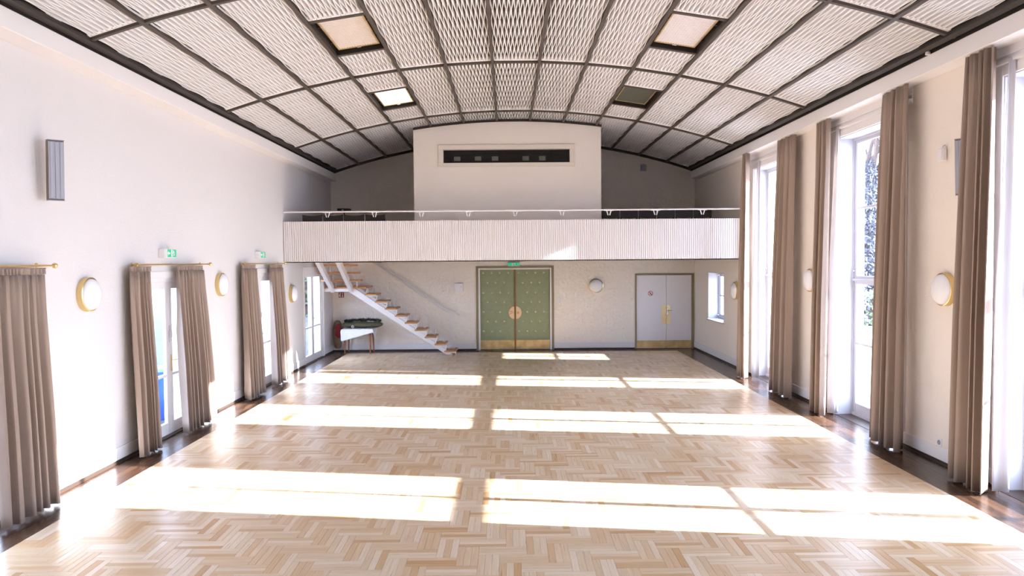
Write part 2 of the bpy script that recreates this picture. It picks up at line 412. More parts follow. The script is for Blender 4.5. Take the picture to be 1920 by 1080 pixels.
o = tag(b.build('baseboard_far', SKIRT, bevel=.004), kind='structure'); d.build('plinth', DARKW, o)
# ---------------------------------------------------------------- right windows
def sash(win, X, y0, y1, z0, z1, st, barz, hs=None, inner=None):
    """one glazed leaf: stiles, rails, one bar, two panes; inner = width of the meeting stile"""
    t = .022; ya, yb = (st, st) if inner is None else inner
    f = MB().box(X-t, X+t, y0, y0+ya, z0, z1).box(X-t, X+t, y1-yb, y1, z0, z1)
    b0 = hs or st
    f.box(X-t, X+t, y0+ya, y1-yb, z0, z0+b0).box(X-t, X+t, y0+ya, y1-yb, z1-st, z1)
    s = f.build('sash', WINW, win, bevel=.004)
    MB().box(X-.016, X+.016, y0+ya, y1-yb, barz-.019, barz+.019).build('glazing_bar', WINW, s)
    for a, c in ((z0+b0, barz-.019), (barz+.019, z1-st)):
        MB().box(X-.003, X+.003, y0+ya, y1-yb, a, c).build('pane', GLASS, s)
    return s
def window(n, c, shown=True):
    X = 5.55; a, e = c-1.0, c+1.0
    win = empty('window_%d' % n, (WR, c, 0), kind='structure')
    fr = MB().box(X-.05, X+.05, a, a+.035, 0, WZ).box(X-.05, X+.05, e-.035, e, 0, WZ).box(X-.05, X+.05, a+.035, e-.035, WZ-.05, WZ).box(X-.05, X+.05, a+.035, e-.035, 0, .05)
    fr.build('window_frame', WINW, win, bevel=.004)
    MB().box(X-.06, X+.05, a+.035, e-.035, 2.135, 2.185).box(X-.07, X-.05, a+.035, e-.035, 2.15, 2.175).build('transom', WINW, win, bevel=.004)
    rv = MB().box(WR+.001, X-.05, a, a+.012, 0, WZ).box(WR+.001, X-.05, e-.012, e, 0, WZ).box(WR+.001, X-.05, a+.012, e-.012, WZ-.012, WZ)
    rv.build('reveal', WINW, win)
    cs = MB().box(WR-.02, WR, a-.10, a, 0, WZ+.1).box(WR-.02, WR, e, e+.10, 0, WZ+.1).box(WR-.02, WR, a, e, WZ, WZ+.1)
    cs.build('casing', WHITE, win, bevel=.004)
    MB().box(WR-.012, WR, c-1.22, c+1.22, WZ+.1, 4.70).box(WR-.05, WR-.012, c-1.22, c+1.22, WZ+.12, WZ+.15).box(WR-.03, WR-.012, c-1.22, c+1.22, WZ+.2, WZ+.22).build('header_panel', WHITE, win)
    for s in (0, 1):
        y0, y1 = (a+.035, c) if s == 0 else (c, e-.035)
        inn = (.07, .05) if s == 0 else (.05, .07)
        sash(win, X-.01, y0, y1, .05, 2.135, .045, 1.15, .15, inn)
        inn = (.07, .028) if s == 0 else (.028, .07)
        sash(win, X-.01, y0, y1, 2.185, WZ-.05, .045, 3.29, .04, inn)
    h = MB().box(X-.05, X-.03, c+.01, c+.04, 1.0, 1.15); h.tube([(X-.05, c+.025, 1.07), (X-.075, c+.025, 1.07), (X-.075, c-.08, 1.065)], .008)
    h.build('handle', CHROME, win)
    MB().lathe([(.012, 0), (.012, .03), (.006, .04)], (X-.035, e-.06, 2.30), 'x', 10, -1).build('catch', CHROME, win)
for i, c in enumerate([-1.1]+CW): window(i+1, c)
# small deep window near the white door
win = empty('window_6', (WR, 18.8, .96), kind='structure'); X = 5.55
MB().box(X-.05, X+.05, 18.1, 18.16, .96, 2.17).box(X-.05, X+.05, 19.44, 19.5, .96, 2.17).box(X-.05, X+.05, 18.16, 19.44, .96, 1.02).box(X-.05, X+.05, 18.16, 19.44, 2.11, 2.17).build('window_frame', WINW, win, bevel=.004)
for s in (0, 1): sash(win, X, 18.16+.64*s, 18.8+.64*s, 1.02, 2.11, .05, 1.56)
MB().box(WR+.001, X-.05, 18.1, 18.112, .96, 2.17).box(WR+.001, X-.05, 19.488, 19.5, .96, 2.17).box(WR+.001, X-.05, 18.112, 19.488, 2.158, 2.17).build('reveal', WINW, win)
MB().box(WR-.05, X-.05, 18.06, 19.54, .93, .962).build('window_sill', WINW, win, bevel=.004)
for z in (1.05, 2.1): MB().lathe([(.014, 0), (.014, .03), (.006, .04)], (X-.05, 19.42, z), 'x', 10, -1).build('catch', CHROME, win)
# ---------------------------------------------------------------- left glazed doors
def glazed_door(n, c, bar=False, xo=0):
    X = WL-.06; a, e, zt = c-.9, c+.9, 2.30
    d = empty('door_%d' % n, (WL, c, 0), kind='structure')
    MB().box(X-.05, X+.05, a, a+.05, 0, zt).box(X-.05, X+.05, e-.05, e, 0, zt).box(X-.05, X+.05, a+.05, e-.05, zt-.06, zt).build('door_frame', WHITE, d, bevel=.004)
    MB().box(WL, WL+.022, a-.09, a, 0, zt+.09).box(WL, WL+.022, e, e+.09, 0, zt+.09).box(WL, WL+.022, a, e, zt, zt+.09).build('casing', WHITE, d, bevel=.004)
    for s in (0, 1):
        y0, y1 = (a+.05, c) if s == 0 else (c, e-.05); t = .024; z0, z1 = .02, zt-.06; st = .10
        L = MB().box(X-t, X+t, y0, y0+st, z0, z1).box(X-t, X+t, y1-st, y1, z0, z1).box(X-t, X+t, y0+st, y1-st, z0, z0+.17).box(X-t, X+t, y0+st, y1-st, z1-st, z1)
        leaf = L.build('leaf', WHITE, d, bevel=.004)
        MB().box(X-.018, X+.018, y0+st, y1-st, .86, .90).build('glazing_bar', WHITE, leaf)
        for p, q in ((z0+.17, .86), (.90, z1-st)): MB().box(X-.004, X+.004, y0+st, y1-st, p, q).build('pane', GLASS, leaf)
    hb = MB().box(X+t, X+t+.01, c+.03, c+.07, .93, 1.17); hb.tube([(X+t+.01, c+.05, 1.09), (X+t+.05, c+.05, 1.09), (X+t+.05, c+.17, 1.09)], .009)
    hb.build('handle', BRASS if n == 4 else CHROME, d)
    if bar: MB().box(X+t, X+t+.03, c-.02, c+.04, 1.42, 1.52).box(X+t, X+t+.015, c+.0, c+.03, 1.36, 1.6).build('door_bolt', CHROME, d)
    MB().box(X-.1, WL+.03, a, e, 0.004, .018).build('sill', DARKW, d)
for n, c, bb in ((3, 6.9, 0), (4, 10.9, 1), (5, 14.9, 1), (6, 18.92, 0), (7, 2.9, 0)): glazed_door(n, c, bb)
# ---------------------------------------------------------------- padded green double door
d = empty('door_1', (.195, YF, 0), kind='structure')
x0, x1, zt = GD
MB().box(x0-.035, x0+.025, YF-.03, YF+.02, 0, zt+.03).box(x1-.025, x1+.035, YF-.03, YF+.02, 0, zt+.03).box(x0+.025, x1-.025, YF-.03, YF+.02, zt-.025, zt+.03).build('outer_frame', KHAKI, d, bevel=.004)
MB().box(x0+.025, x0+.075, YF-.02, YF+.1, 0, zt-.025).box(x1-.075, x1-.025, YF-.02, YF+.1, 0, zt-.025).box(x0+.075, x1-.075, YF-.02, YF+.1, zt-.065, zt-.025).build('inner_frame', WHITE, d, bevel=.004)
gx0, gx1 = x0+.08, x1-.08; gm = (gx0+gx1)/2
ROWZ = [2.17, 1.895, 1.615, 1.345, 1.07, .80, .525]
for s in (0, 1):
    a, e = (gx0, gm-.022) if s == 0 else (gm+.022, gx1)
    # padded leather face: a grid that swells between the studs
    nx, nz = 24, 60; g = MB(); z0, z1 = .28, zt-.07
    studs = []
    for r, z in enumerate(ROWZ):
        k = 4 if r % 2 == 0 else 3
        xsn = [a+.085+i*.2345 for i in range(4)] if r % 2 == 0 else [a+.2+i*.2345 for i in range(3)]
        if s == 1: xsn = [x+.0 for x in xsn]
        for x in xsn:
            if abs(x-gm) < .19 and abs(z-1.05) < .2: continue
            if r == 6 and s == 0 and x > a+.6: continue
            if r == 2 and s == 1 and x < a+.2: continue
            studs.append((x, z))
    vs = []
    for j in range(nz+1):
        for i in range(nx+1):
            x, z = a+(e-a)*i/nx, z0+(z1-z0)*j/nz
            dd = min((math.hypot(x-p, z-q) for p, q in studs))
            edge = min(i, nx-i, j, nz-j)/3.0
            pad = .022*min(1, dd/.09)*min(1, edge)
            vs.append((x, YF+.045-pad, z))
    fs = [(j*(nx+1)+i, j*(nx+1)+i+1, (j+1)*(nx+1)+i+1, (j+1)*(nx+1)+i) for j in range(nz) for i in range(nx)]
    g.add(vs, fs); g.box(a, e, YF+.046, YF+.09, .02, z1)
    leaf = g.build('leaf', GREEN, d, smooth=True)
    for p, q in studs:
        MB().lathe([(.033, 0), (.030, .010), (.018, .019), (.004, .023)], (p, YF+.044, q), 'y', 12, -1).build('stud', GREEND, leaf, smooth=True)
    MB().box(a, e, YF+.03, YF+.046, .02, .275).build('kick_plate', BRASSD, leaf, bevel=.002)
MB().box(gm-.022, gm+.022, YF+.015, YF+.08, .02, zt-.07).build('center_strip', mat('dark_brass', srgb(134, 98, 62), .4, .4, var=.25, bscale=6), d, bevel=.004)
for s in (-1, 1):
    pts = [(gm+s*.026, 1.05-.178)]+[(gm+s*(.026+.155*math.cos(t)), 1.05+.178*math.sin(t)) for t in [(-PI/2)+PI*i/14 for i in range(15)]]
    pl = MB().prism(pts, 'y', YF+.005, YF+.03).build('handle_plate', mat('pale_brass', srgb(232, 200, 158), .4, .3), d, bevel=.003)
    if s < 0:
        MB().tube([(gm-.05, YF-.005, 1.05), (gm-.09, YF-.04, 1.055), (gm-.15, YF-.04, 1.0)], .008).lathe([(.018, 0), (.018, .01)], (gm-.06, YF+.005, 1.05), 'y', 12, -1).build('handle', BRASSD, pl)
        MB().box(gm-.16, gm-.07, YF+.0, YF+.006, 1.085, 1.093).build('slot', DARKW, pl)
    else:
        MB().lathe([(.038, 0), (.036, .008), (.022, .009), (.02, .004)], (gm+.075, YF+.005, 1.05), 'y', 20, -1).build('lock_ring', BRASSD, pl)
# ---------------------------------------------------------------- white double door
d = empty('door_2', (4.4, YF, 0), kind='structure'); x0, x1, zt = WD
MB().box(x0, x0+.035, YF-.03, YF+.06, 0, zt).box(x1-.06, x1, YF-.03, YF+.06, 0, zt).box(x0+.035, x1-.06, YF-.03, YF+.06, zt-.045, zt).build('door_frame', KHAKI, d, bevel=.003)
dm = x0+.04+.835
for s, (a, e) in enumerate(((x0+.04, dm-.003), (dm+.003, x1-.065))):
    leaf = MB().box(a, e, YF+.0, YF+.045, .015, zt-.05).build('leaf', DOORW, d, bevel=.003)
    MB().box(a+.004, e-.004, YF-.004, YF, .02, .235).build('kick_plate', BRASSD, leaf)
    p0, p1 = (e-.125, e-.004) if s == 0 else (a+.004, a+.11)
    MB().box(p0, p1, YF-.005, YF, .70, 1.22).build('push_plate', BRASS if 0 else mat('bright_brass', srgb(234, 212, 160), .4, .5, var=.1, bscale=8), leaf)
    if s == 1:
        MB().box(p0+.01, p0+.05, YF-.012, YF-.005, .93, 1.15).tube([(p0+.03, YF-.012, 1.08), (p0+.03, YF-.05, 1.08), (p0+.15, YF-.05, 1.075)], .009).build('handle', CHROME, leaf)
    else:
        cx_, cz_ = 4.0, 1.56
        sg = MB().lathe([(.072, 0), (.072, .003)], (cx_, YF, cz_), 'y', 28, -1).build('no_smoking_sign', WHITE, leaf)
        rg = MB(); n = 28
        for k in range(n):
            t0, t1 = 2*PI*k/n, 2*PI*(k+1)/n
            rg.prism([(cx_+r*math.cos(t), cz_+r*math.sin(t)) for r, t in ((.07, t0), (.07, t1), (.057, t1), (.057, t0))], 'y', YF-.005, YF-.003)
        q = .007
        rg.prism([(cx_-.045-q, cz_+.045-q), (cx_-.045+q, cz_+.045+q), (cx_+.045+q, cz_-.045+q), (cx_+.045-q, cz_-.045-q)], 'y', YF-.0055, YF-.003)
        rg.build('ring', REDL, sg)
        MB().box(cx_-.04, cx_+.03, YF-.0045, YF-.003, cz_-.03, cz_-.018).box(cx_+.0, cx_+.008, YF-.0045, YF-.003, cz_-.018, cz_+.03).build('cigarette', BLACK, sg)
# ---------------------------------------------------------------- balcony and the projection booth
BY = 16.42
bal = empty('balcony', (.16, BY, 2.5), kind='structure')
b = MB(); nfl = 220; pts = []
for i in range(nfl):
    x = WL+.005+(WR-WL-.01)*i/nfl; wdt = (WR-WL-.01)/nfl
    pts += [(x+.0, BY+.022), (x+.010, BY+.022), (x+.016, BY), (x+wdt-.004, BY), (x+wdt, BY+.022)]
b.prism(pts+[(WR-.005, BY+.07), (WL+.005, BY+.07)], 'z', 2.52, 3.40)
b.build('parapet', WHITE, bal)
MB().box(WL+.005, WR-.005, BY-.008, BY+.09, 3.40, 3.495).box(WL+.005, WR-.005, BY-.006, BY+.09, 2.48, 2.52).build('parapet_edge', WHITE, bal, bevel=.004)
MB().box(WL+.005, WR-.005, BY+.09, 20.93, 2.50, 2.70).build('balcony_slab', PLASTER, bal)
# opening for the stair is at the left end: the slab is cut short there
bal.children[-1].data.clear_geometry()
me = bpy.data.meshes.new('balcony_slab'); s_ = MB().box(-3.75, WR-.005, BY+.09, 20.93, 2.50, 2.70).box(WL+.005, -3.75, BY+.09, 18.35, 2.50, 2.70)
bpy.data.objects.remove(bal.children[-1]); s_.build('balcony_slab', PLASTER, bal)
MB().box(2.25, WR-.005, 17.9, 20.93, 2.70, 2.9).build('balcony_tier', DARKW, bal)
br = empty('balcony_rail', (.16, BY+.03, 3.495), 'thin white rail on V brackets along the top of the balcony', 'railing')
MB().tube([(WL+.01, BY+.03, 3.61), (WR-.01, BY+.03, 3.61)], .018, 10).build('rail', WHITE, br, smooth=True)
fb = None
for i in range(9):
    x = -3.95+1.03*i
    if fb is None:
        fb = MB().tube([(x-.05, BY+.03, 3.598), (x-.018, BY+.03, 3.49)], .012, 6).tube([(x+.05, BY+.03, 3.598), (x+.018, BY+.03, 3.49)], .012, 6).box(x-.1, x+.1, BY+.02, BY+.04, 3.585, 3.6).build('bracket', WHITE, br); o = fb
    else: o = fb.copy(); col.objects.link(o); o.location.x = fb.location.x+1.03*i
# booth
BX0, BX1, BYF = -2.175, 2.195, 17.5
q = [BX0+(BX1-BX0)*i/24 for i in range(25)]
wb = MB()
def arcpoly(xa, xb, zlo, dz=-.03, n=12):
    qq = [xa+(xb-xa)*i/n for i in range(n+1)]
    return [(xa, zlo), (xb, zlo)]+[(x, arc(x)+dz) for x in reversed(qq)]
wb.box(BX0, BX1, BYF, BYF+.2, 2.70, 4.78); wb.prism(arcpoly(BX0, -1.49, 4.78), 'y', BYF, BYF+.2); wb.prism(arcpoly(1.47, BX1, 4.78), 'y', BYF, BYF+.2)
wb.prism(arcpoly(-1.49, 1.47, 5.11), 'y', BYF, BYF+.2)
wb.prism([(BYF+.2, 2.70), (YF, 2.70), (YF, arc(BX0)-.035), (BYF+.2, arc(BX0)-.035)], 'x', BX0, BX0+.15); wb.prism([(BYF+.2, 2.70), (YF, 2.70), (YF, arc(BX1)-.035), (BYF+.2, arc(BX1)-.035)], 'x', BX1-.15, BX1)
tag(wb.build('wall_booth', PLASTER), kind='structure')
bw = empty('window_7', (0, BYF, 4.94), kind='structure')
MB().box(-1.6, 1.58, BYF-.04, BYF, 5.10, 5.21).box(-1.6, 1.58, BYF-.04, BYF, 4.70, 4.79).box(-1.6, -1.48, BYF-.04, BYF, 4.79, 5.10).box(1.46, 1.58, BYF-.04, BYF, 4.79, 5.10).build('window_frame', mat('cream_frame', (.76, .70, .60, 1), .5), bw, bevel=.006)
MB().box(-1.48, 1.46, BYF+.10, BYF+.106, 4.79, 5.10).build('pane', SCREEN, bw)
MB().box(-1.48, 1.46, BYF+.17, BYF+.19, 4.78, 5.11).build('backing', DARKIN, bw)
for px in (-1.17, -.68, -.28, .44, .83):  # grey grids modelled in place of reflections in the booth glass
    p = MB().box(px-.075, px+.075, BYF+.13, BYF+.17, 4.86, 4.96)
    for k in range(4): p.box(px-.07+.038*k, px-.058+.038*k, BYF+.124, BYF+.13, 4.865, 4.955)
    p.box(px-.075, px+.075, BYF+.124, BYF+.13, 4.905, 4.913)
    p.build('reflection_grid', REFLECT, bw)
rib(BYF-.03, .05, -.05, .0, RAILD, 'booth_trim', BX0, BX1, None); bpy.data.objects['booth_trim'].name = 'trim_5'; bpy.data.objects['trim_5']['kind'] = 'structure'
# ---------------------------------------------------------------- curtains
def curtain(parent, X, yt, yb, zt, zb, nf, at, ab, seed, sgn, name='drape', m=FABRIC, thick=.006, skew=0):
    rnd = random.Random(seed); b = MB(); n = nf*12; rows = 16
    ph = rnd.uniform(0, 6); va = [rnd.uniform(.55, 1.25) for _ in range(nf+2)]; wob = [rnd.uniform(-.35, .35) for _ in range(nf+2)]
    vs = []
    for j in range(rows+1):
        t = j/rows; te = t**.7
        y0 = yt[0]+(yb[0]-yt[0])*te; y1 = yt[1]+(yb[1]-yt[1])*te; amp = at+(ab-at)*min(1, t*1.6)
        z = zt+(zb-zt)*t
        for i in range(n+1):
            u = i/n; kf = nf*max(0, u+.05*math.sin(2*PI*1.5*u+ph)*math.sin(PI*u)); k0 = min(int(kf), nf); f = kf-k0
            A = va[k0]*(1-f)+va[min(k0+1, nf+1)]*f; W = wob[k0]*(1-f)+wob[min(k0+1, nf+1)]*f
            s = math.sin(2*PI*kf+ph+W*t*2.2)
            s2 = 1.9*abs(math.sin(PI*kf+ph/2+W*t*1.1))**.65-1.15
            fine = .012*(1-min(1, t*5))*math.sin(2*PI*kf*3+ph)
            yy = y0+(y1-y0)*u+.35*amp*A*math.cos(2*PI*kf+ph+W*t)*min(1, u*8, (1-u)*8)
            vs.append((X+sgn*(skew*t+amp*A*s2)+fine, yy, z+(.004*s if j == rows else 0)))
    fs = [(j*(n+1)+i, j*(n+1)+i+1, (j+1)*(n+1)+i+1, (j+1)*(n+1)+i) for j in range(rows) for i in range(n)]
    o = b.add(vs, fs).build(name, m, parent, smooth=True)
    sl = o.modifiers.new('solid', 'SOLIDIFY'); sl.thickness = thick; sl.offset = 0
    return o
LR = 'tall taupe curtain '
def right_curtain(c, side, label, seed, lining, yt, yb, nf=4, X=5.06, a=.045, sk=.06):
    e = empty('curtain', (5.06, (yb[0]+yb[1])/2, .03), label, 'curtain', 'tall curtains at the right windows')
    curtain(e, X, yt, yb, 4.69, .014, nf, a, .105, seed, -1, skew=sk)
    if lining:
        # the pale lining of the edge that turns in towards the window
        b = MB(); n, rows = 6, 16; vs = []
        for j in range(rows+1):
            t = j/rows; z = 4.55+(.05-4.55)*t; wd = .04+.11*min(1, t*1.8)
            for i in range(n+1):
                u = i/n; vs.append((5.215-wd*(1-u)-.01, yb[0]+.03-.05*u+.014*math.sin(u*7+seed), z))
        fs = [(j*(n+1)+i, j*(n+1)+i+1, (j+1)*(n+1)+i+1, (j+1)*(n+1)+i) for j in range(rows) for i in range(n)]
        o = b.add(vs, fs).build('lining', LINING, e, smooth=True); s = o.modifiers.new('solid', 'SOLIDIFY'); s.thickness = .004
        o['label'] = 'white lining catching the sun'
right_curtain(6.9, 1, 'nearest tall taupe curtain on the window wall, hiding a grey speaker behind its edge', 11, True, (7.76, 8.24), (7.70, 8.30), 4)
right_curtain(6.9, -1, 'tall taupe curtain at the near side of the nearest window, outside the picture', 12, False, (5.42, 6.2), (5.4, 6.3))
right_curtain(10.9, -1, 'widest tall taupe curtain, second along the window wall, beside the middle window', 13, False, (9.44, 10.10), (9.42, 10.25), 4)
right_curtain(10.9, 1, 'slim tall taupe curtain third along the window wall, half covering a round wall lamp', 14, True, (11.75, 12.24), (11.72, 12.30), 4)
right_curtain(14.9, -1, 'fourth tall taupe curtain along the window wall, at the near side of the farther window', 15, False, (13.2, 14.0), (13.22, 14.2), 4)
right_curtain(14.9, 1, 'farthest tall taupe curtain on the window wall, touching the end of the balcony', 16, True, (15.45, 15.74), (15.42, 15.96), 3, 4.97, .065, .03)
def left_curtain(label, seed, yt, yb, nf):
    e = empty('curtain', (-4.79, (yb[0]+yb[1])/2, .04), label, 'curtain', 'short curtains at the garden doors')
    curtain(e, -4.80, yt, yb, 2.40, .03, nf, .036, .09, seed, 1, skew=.08)
    curtain(e, -4.80, yt, yt, 2.468, 2.40, nf*2, .016, .020, seed+3, 1, 'heading')
left_curtain('nearest taupe curtain at the left frame edge, filling its brass rod end', 31, (6.95, 7.76), (6.90, 7.78), 6)
left_curtain('left taupe curtain of the nearer pair on the left wall, its hem in the sun', 32, (9.51, 10.05), (9.47, 10.05), 5)
left_curtain('right taupe curtain of the nearer pair on the left wall', 33, (10.85, 11.74), (10.82, 11.86), 7)
left_curtain('left taupe curtain of the farther pair on the left wall', 34, (13.5, 14.2), (13.45, 14.22), 5)
left_curtain('right taupe curtain of the farther pair on the left wall, near the balcony end', 35, (15.08, 15.86), (15.05, 15.9), 6)
def rod(c, y0, y1, label):
    e = empty('curtain_rod', (-4.80, c, 2.49), label, 'curtain rod', 'brass curtain rods')
    MB().tube([(-4.80, y0, 2.49), (-4.80, y1, 2.49)], .011, 10).build('rod', BRASS, e, smooth=True)
    for y, s in ((y0, -1), (y1, 1)):
        MB().lathe([(.012, -.005), (.024, .004), (.03, .022), (.024, .04), (.006, .05)], (-4.80, y, 2.49), 'y', 16, s).build('finial', BRASS, e, smooth=True)
        MB().tube([(WL+.001, y-s*.1, 2.495), (-4.80, y-s*.1, 2.49)], .008, 8).lathe([(.024, 0), (.024, .008)], (WL, y-s*.1, 2.495), 'x', 16).build('bracket', BRASS, e, smooth=True)
    MB().tube([(WL+.001, c, 2.495), (-4.80, c, 2.49)], .008, 8).build('bracket', BRASS, e)
rod(6.9, 5.72, 7.92, 'nearest brass curtain rod, cut by the left edge of the picture')
rod(10.9, 9.70, 12.06, 'brass curtain rod above the nearer pair of short curtains')
rod(14.9, 13.68, 16.12, 'brass curtain rod above the farther pair of short curtains')
# ---------------------------------------------------------------- round wall lamps
def wall_lamp(p, ax, sgn, label, r=.2):
    e = empty('wall_lamp', p, label, 'lamp', 'round brass-ringed wall lamps')
    MB().lathe([(r, .0), (r, .065), (r-.012, .07), (r-.014, .03)], p, ax, 40, sgn).build('ring', BRASS, e, smooth=True)
    pr = [(r-.016, .03)]+[((r-.016)*math.cos(t), .06+.085*math.sin(t)) for t in [PI/2*i/9 for i in range(9)]]+[(.004, .145)]
    MB().lathe(pr, p, ax, 40, sgn).build('shade', OPAL, e, smooth=True)
wall_lamp((WL, 8.72, 2.15), 'x', 1, 'largest round wall lamp, between the nearest curtain and the nearer curtain pair on the left')
wall_lamp((WL, 12.75, 2.14), 'x', 1, 'round wall lamp between the two short curtain pairs')
wall_lamp((WL, 16.95, 1.80), 'x', 1, 'small round wall lamp under the balcony on the left wall, beside the farthest glazed door')
wall_lamp((WR, 8.88, 2.12), 'x', -1, 'largest round wall lamp on the window wall, above the socket')
wall_lamp((WR, 12.80, 2.13), 'x', -1, 'round wall lamp on the window wall, half hidden by a slim curtain')
wall_lamp((WR, 17.05, 1.78), 'x', -1, 'round wall lamp on the window wall, between small window and farthest curtain')
wall_lamp((2.465, YF, 1.79), 'y', -1, 'round wall lamp facing the camera on the end wall, between green and white doors')
# ---------------------------------------------------------------- exit signs
def man(b, f, s=1.0, flip=1):
    """running figure and doorway as flat white shapes; f maps (u, v) to a prism polygon point"""
    P = lambda pts: b.append([(f(u*flip, v)) for u, v in pts])
    P([(-.008+.014*math.cos(2*PI*k/10), .030+.012*math.sin(2*PI*k/10)) for k in range(10)])
    P([(-.016, .018), (.004, .02), (.012, -.008), (-.008, -.01)])
    P([(.004, -.006), (.014, -.006), (.03, -.03), (.02, -.036)]); P([(-.008, -.008), (.004, -.008), (-.012, -.04), (-.024, -.036)])
    P([(-.016, .018), (-.012, .008), (-.036, .0), (-.038, .009)]); P([(.002, .02), (.006, .010), (.028, .006), (.028, .014)])
def exit_sign_side(y, z, label):
    e = empty('exit_sign', (WL, y, z), label, 'exit sign', 'green exit signs')
    MB().box(WL, WL+.10, y-.17, y+.17, z-.065, z+.065).build('housing', WHITE, e, bevel=.006)
    MB().box(WL+.10, WL+.104, y-.155, y+.165, z-.055, z+.055).build('panel', GRN, e)
    pl = []; man(pl, lambda u, v: (y+.09+u, z+v)); b = MB()
    for q in pl: b.prism(q, 'x', WL+.104, WL+.1055)
    b.box(WL+.104, WL+.1055, y+.005, y+.045, z-.05, z+.05).prism([(y-.11, z), (y-.07, z+.035), (y-.07, z+.012), (y-.02, z+.012), (y-.02, z-.012), (y-.07, z-.012), (y-.07, z-.035)], 'x', WL+.104, WL+.1055)
    b.box(WL+.104, WL+.1055, y-.155, y-.115, z-.055, z+.055)
    b.build('pictogram', WHITE, e)
exit_sign_side(10.72, 2.65, 'green and white exit sign above the nearer curtain rod')
exit_sign_side(14.72, 2.66, 'green and white exit sign above the farther curtain rod')
e = empty('exit_sign', (.165, YF, 2.41), 'small green exit sign above the padded green door', 'exit sign', 'green exit signs')
MB().box(.0, .33, YF-.07, YF, 2.36, 2.46).build('housing', WHITE, e, bevel=.005)
MB().box(.01, .32, YF-.074, YF-.07, 2.365, 2.455).build('panel', GRN, e)
pl = []; man(pl, lambda u, v: (.20+u, 2.41+v)); b = MB()
for q in pl: b.prism(q, 'y', YF-.0755, YF-.074)
b.box(.11, .15, YF-.0755, YF-.074, 2.37, 2.45)
MB().prism([(.27, 2.41-.03), (.3, 2.41), (.27, 2.41+.03)], 'y', YF-.0755, YF-.074).build('arrow', WHITE, e)
b.build('pictogram', WHITE, e)
# ---------------------------------------------------------------- speakers
def column_speaker(loc, rz, tilt, label):
    e = empty('column_speaker', (0, 0, 0), label, 'speaker', 'grey column speakers')
    MB().box(-.075, .075, -.02, .08, -.31, .31).build('cabinet', ALUD, e, bevel=.006)
    g = MB().box(-.072, .072, -.028, -.02, -.30, .30)
    for x in (-.045, .0, .045): g.box(x-.012, x+.012, -.034, -.028, -.295, .295)
    g.build('grille', ALU, e, bevel=.004)
    MB().box(-.075, .075, -.034, .08, .31, .318).build('end_cap', ALU, e); MB().box(-.075, .075, -.034, .08, -.318, -.31).build('end_cap', ALU, e)
    e.location = loc; e.rotation_euler = (tilt, 0, rz); return e
s1 = column_speaker((-4.74, 7.91, 3.49), .75, .05, 'grey column speaker on a bracket high on the left wall')
b = MB().tube([(-.03, .075, .0), (-.12, .07, 0), (-.19, .0, .0)], .014, 8).box(-.215, -.175, -.03, .03, -.025, .025); b.build('bracket', ALUD, s1)
MB().tube([(-.06, .085, 0), (-.075, .095, -.1), (-.068, .088, -.22), (-.04, .08, -.3)], .004, 6).build('cable', WHITE, s1)
s2 = column_speaker((5.13, 8.42, 3.52), -.7, .16, 'grey column speaker showing only one edge behind the nearest tall curtain')
MB().tube([(.03, .075, .0), (.09, .10, 0)], .014, 8).build('bracket', ALUD, s2)
def small_speaker(p, ax, label, m):
    e = empty('wall_speaker', p, label, 'speaker', 'small wall speakers')
    x, y, z = p
    if ax == 'x':
        MB().box(x-.07, x-.01, y-.06, y+.06, z-.085, z+.075).build('case', m, e, bevel=.012)
        MB().tube([(x-.03, y, z+.075), (x-.025, y, z+.10), (x-.001, y, z+.115)], .006, 6).build('hook', CHROME, e)
        MB().box(x-.074, x-.07, y-.05, y+.05, z-.07, z+.06).build('grille', m, e)
    else:
        MB().box(x-.08, x+.08, y-.07, y-.005, z-.09, z+.09).build('case', m, e, bevel=.012)
        MB().box(x-.065, x+.065, y-.074, y-.07, z-.075, z+.075).build('grille', m, e)
        MB().tube([(x, y-.04, z+.09), (x, y-.03, z+.115), (x, y-.001, z+.12)], .006, 6).build('hook', CHROME, e)
small_speaker((WR, 8.95, 3.73), 'x', 'small white wall speaker on a hook above the large lamp of the window wall', WHITE)
small_speaker((3.80, YF, 5.07), 'y', 'small grey wall speaker high on the dark wall above the balcony', ALU)
# ---------------------------------------------------------------- staircase
st = empty('staircase', (-1.6, 20.3, 0), 'open white steel staircase with oak treads rising below the balcony', 'staircase')
Y0, Y1 = 19.98, 20.72
def zt_(i): return .11+.193*i
def xt_(i): return -1.41-.2635*i          # right (nosing) edge of tread i
t0 = None
for i in range(9):
    if t0 is None: t0 = MB().box(xt_(0)-.31, xt_(0), Y0-.02, Y1, zt_(0)-.042, zt_(0)).build('tread', OAK, st, bevel=.004); o = t0
    else: o = t0.copy(); col.objects.link(o); o.location = t0.location+Vector((-.2635*i, 0, .193*i))
z9 = zt_(9)
MB().box(WL+.01, xt_(9), Y0-.02, YF-.03, z9-.042, z9).build('landing', OAK, st, bevel=.004)
sl = .193/.2635
for y in (Y0+.04, Y1-.1):
    xa, xb = -1.40, -4.22; za = -.0
    pts = [(xa-.12, 0.003), (xa-.36, 0.003), (xb-.1, z9-.17), (xb-.1, z9-.05), (xb+.12, z9-.05), (xa-.12, .045)]
    pts = [(-1.50, .003), (-1.68, .003), (-4.30, z9-.115), (-4.30, z9-.045), (-4.10, z9-.045)]
    MB().prism(pts, 'y', y, y+.06).build('stringer', WHITE, st, bevel=.003)
MB().box(WL+.01, -4.25, Y0-.01, Y0+.03, z9-.13, z9-.043).build('landing_beam', WHITE, st, bevel=.003)
for y in (Y0+.0, Y1-.03):                                           # zigzag rods that carry the treads
    for i in range(9):
        a = xt_(i); z = zt_(i)-.05
        MB().tube([(a, y, z), (a-.30, y, z), (a-.245, y, z+.193)], .016, 6).build('tread_rod', WHITE, st, smooth=True)
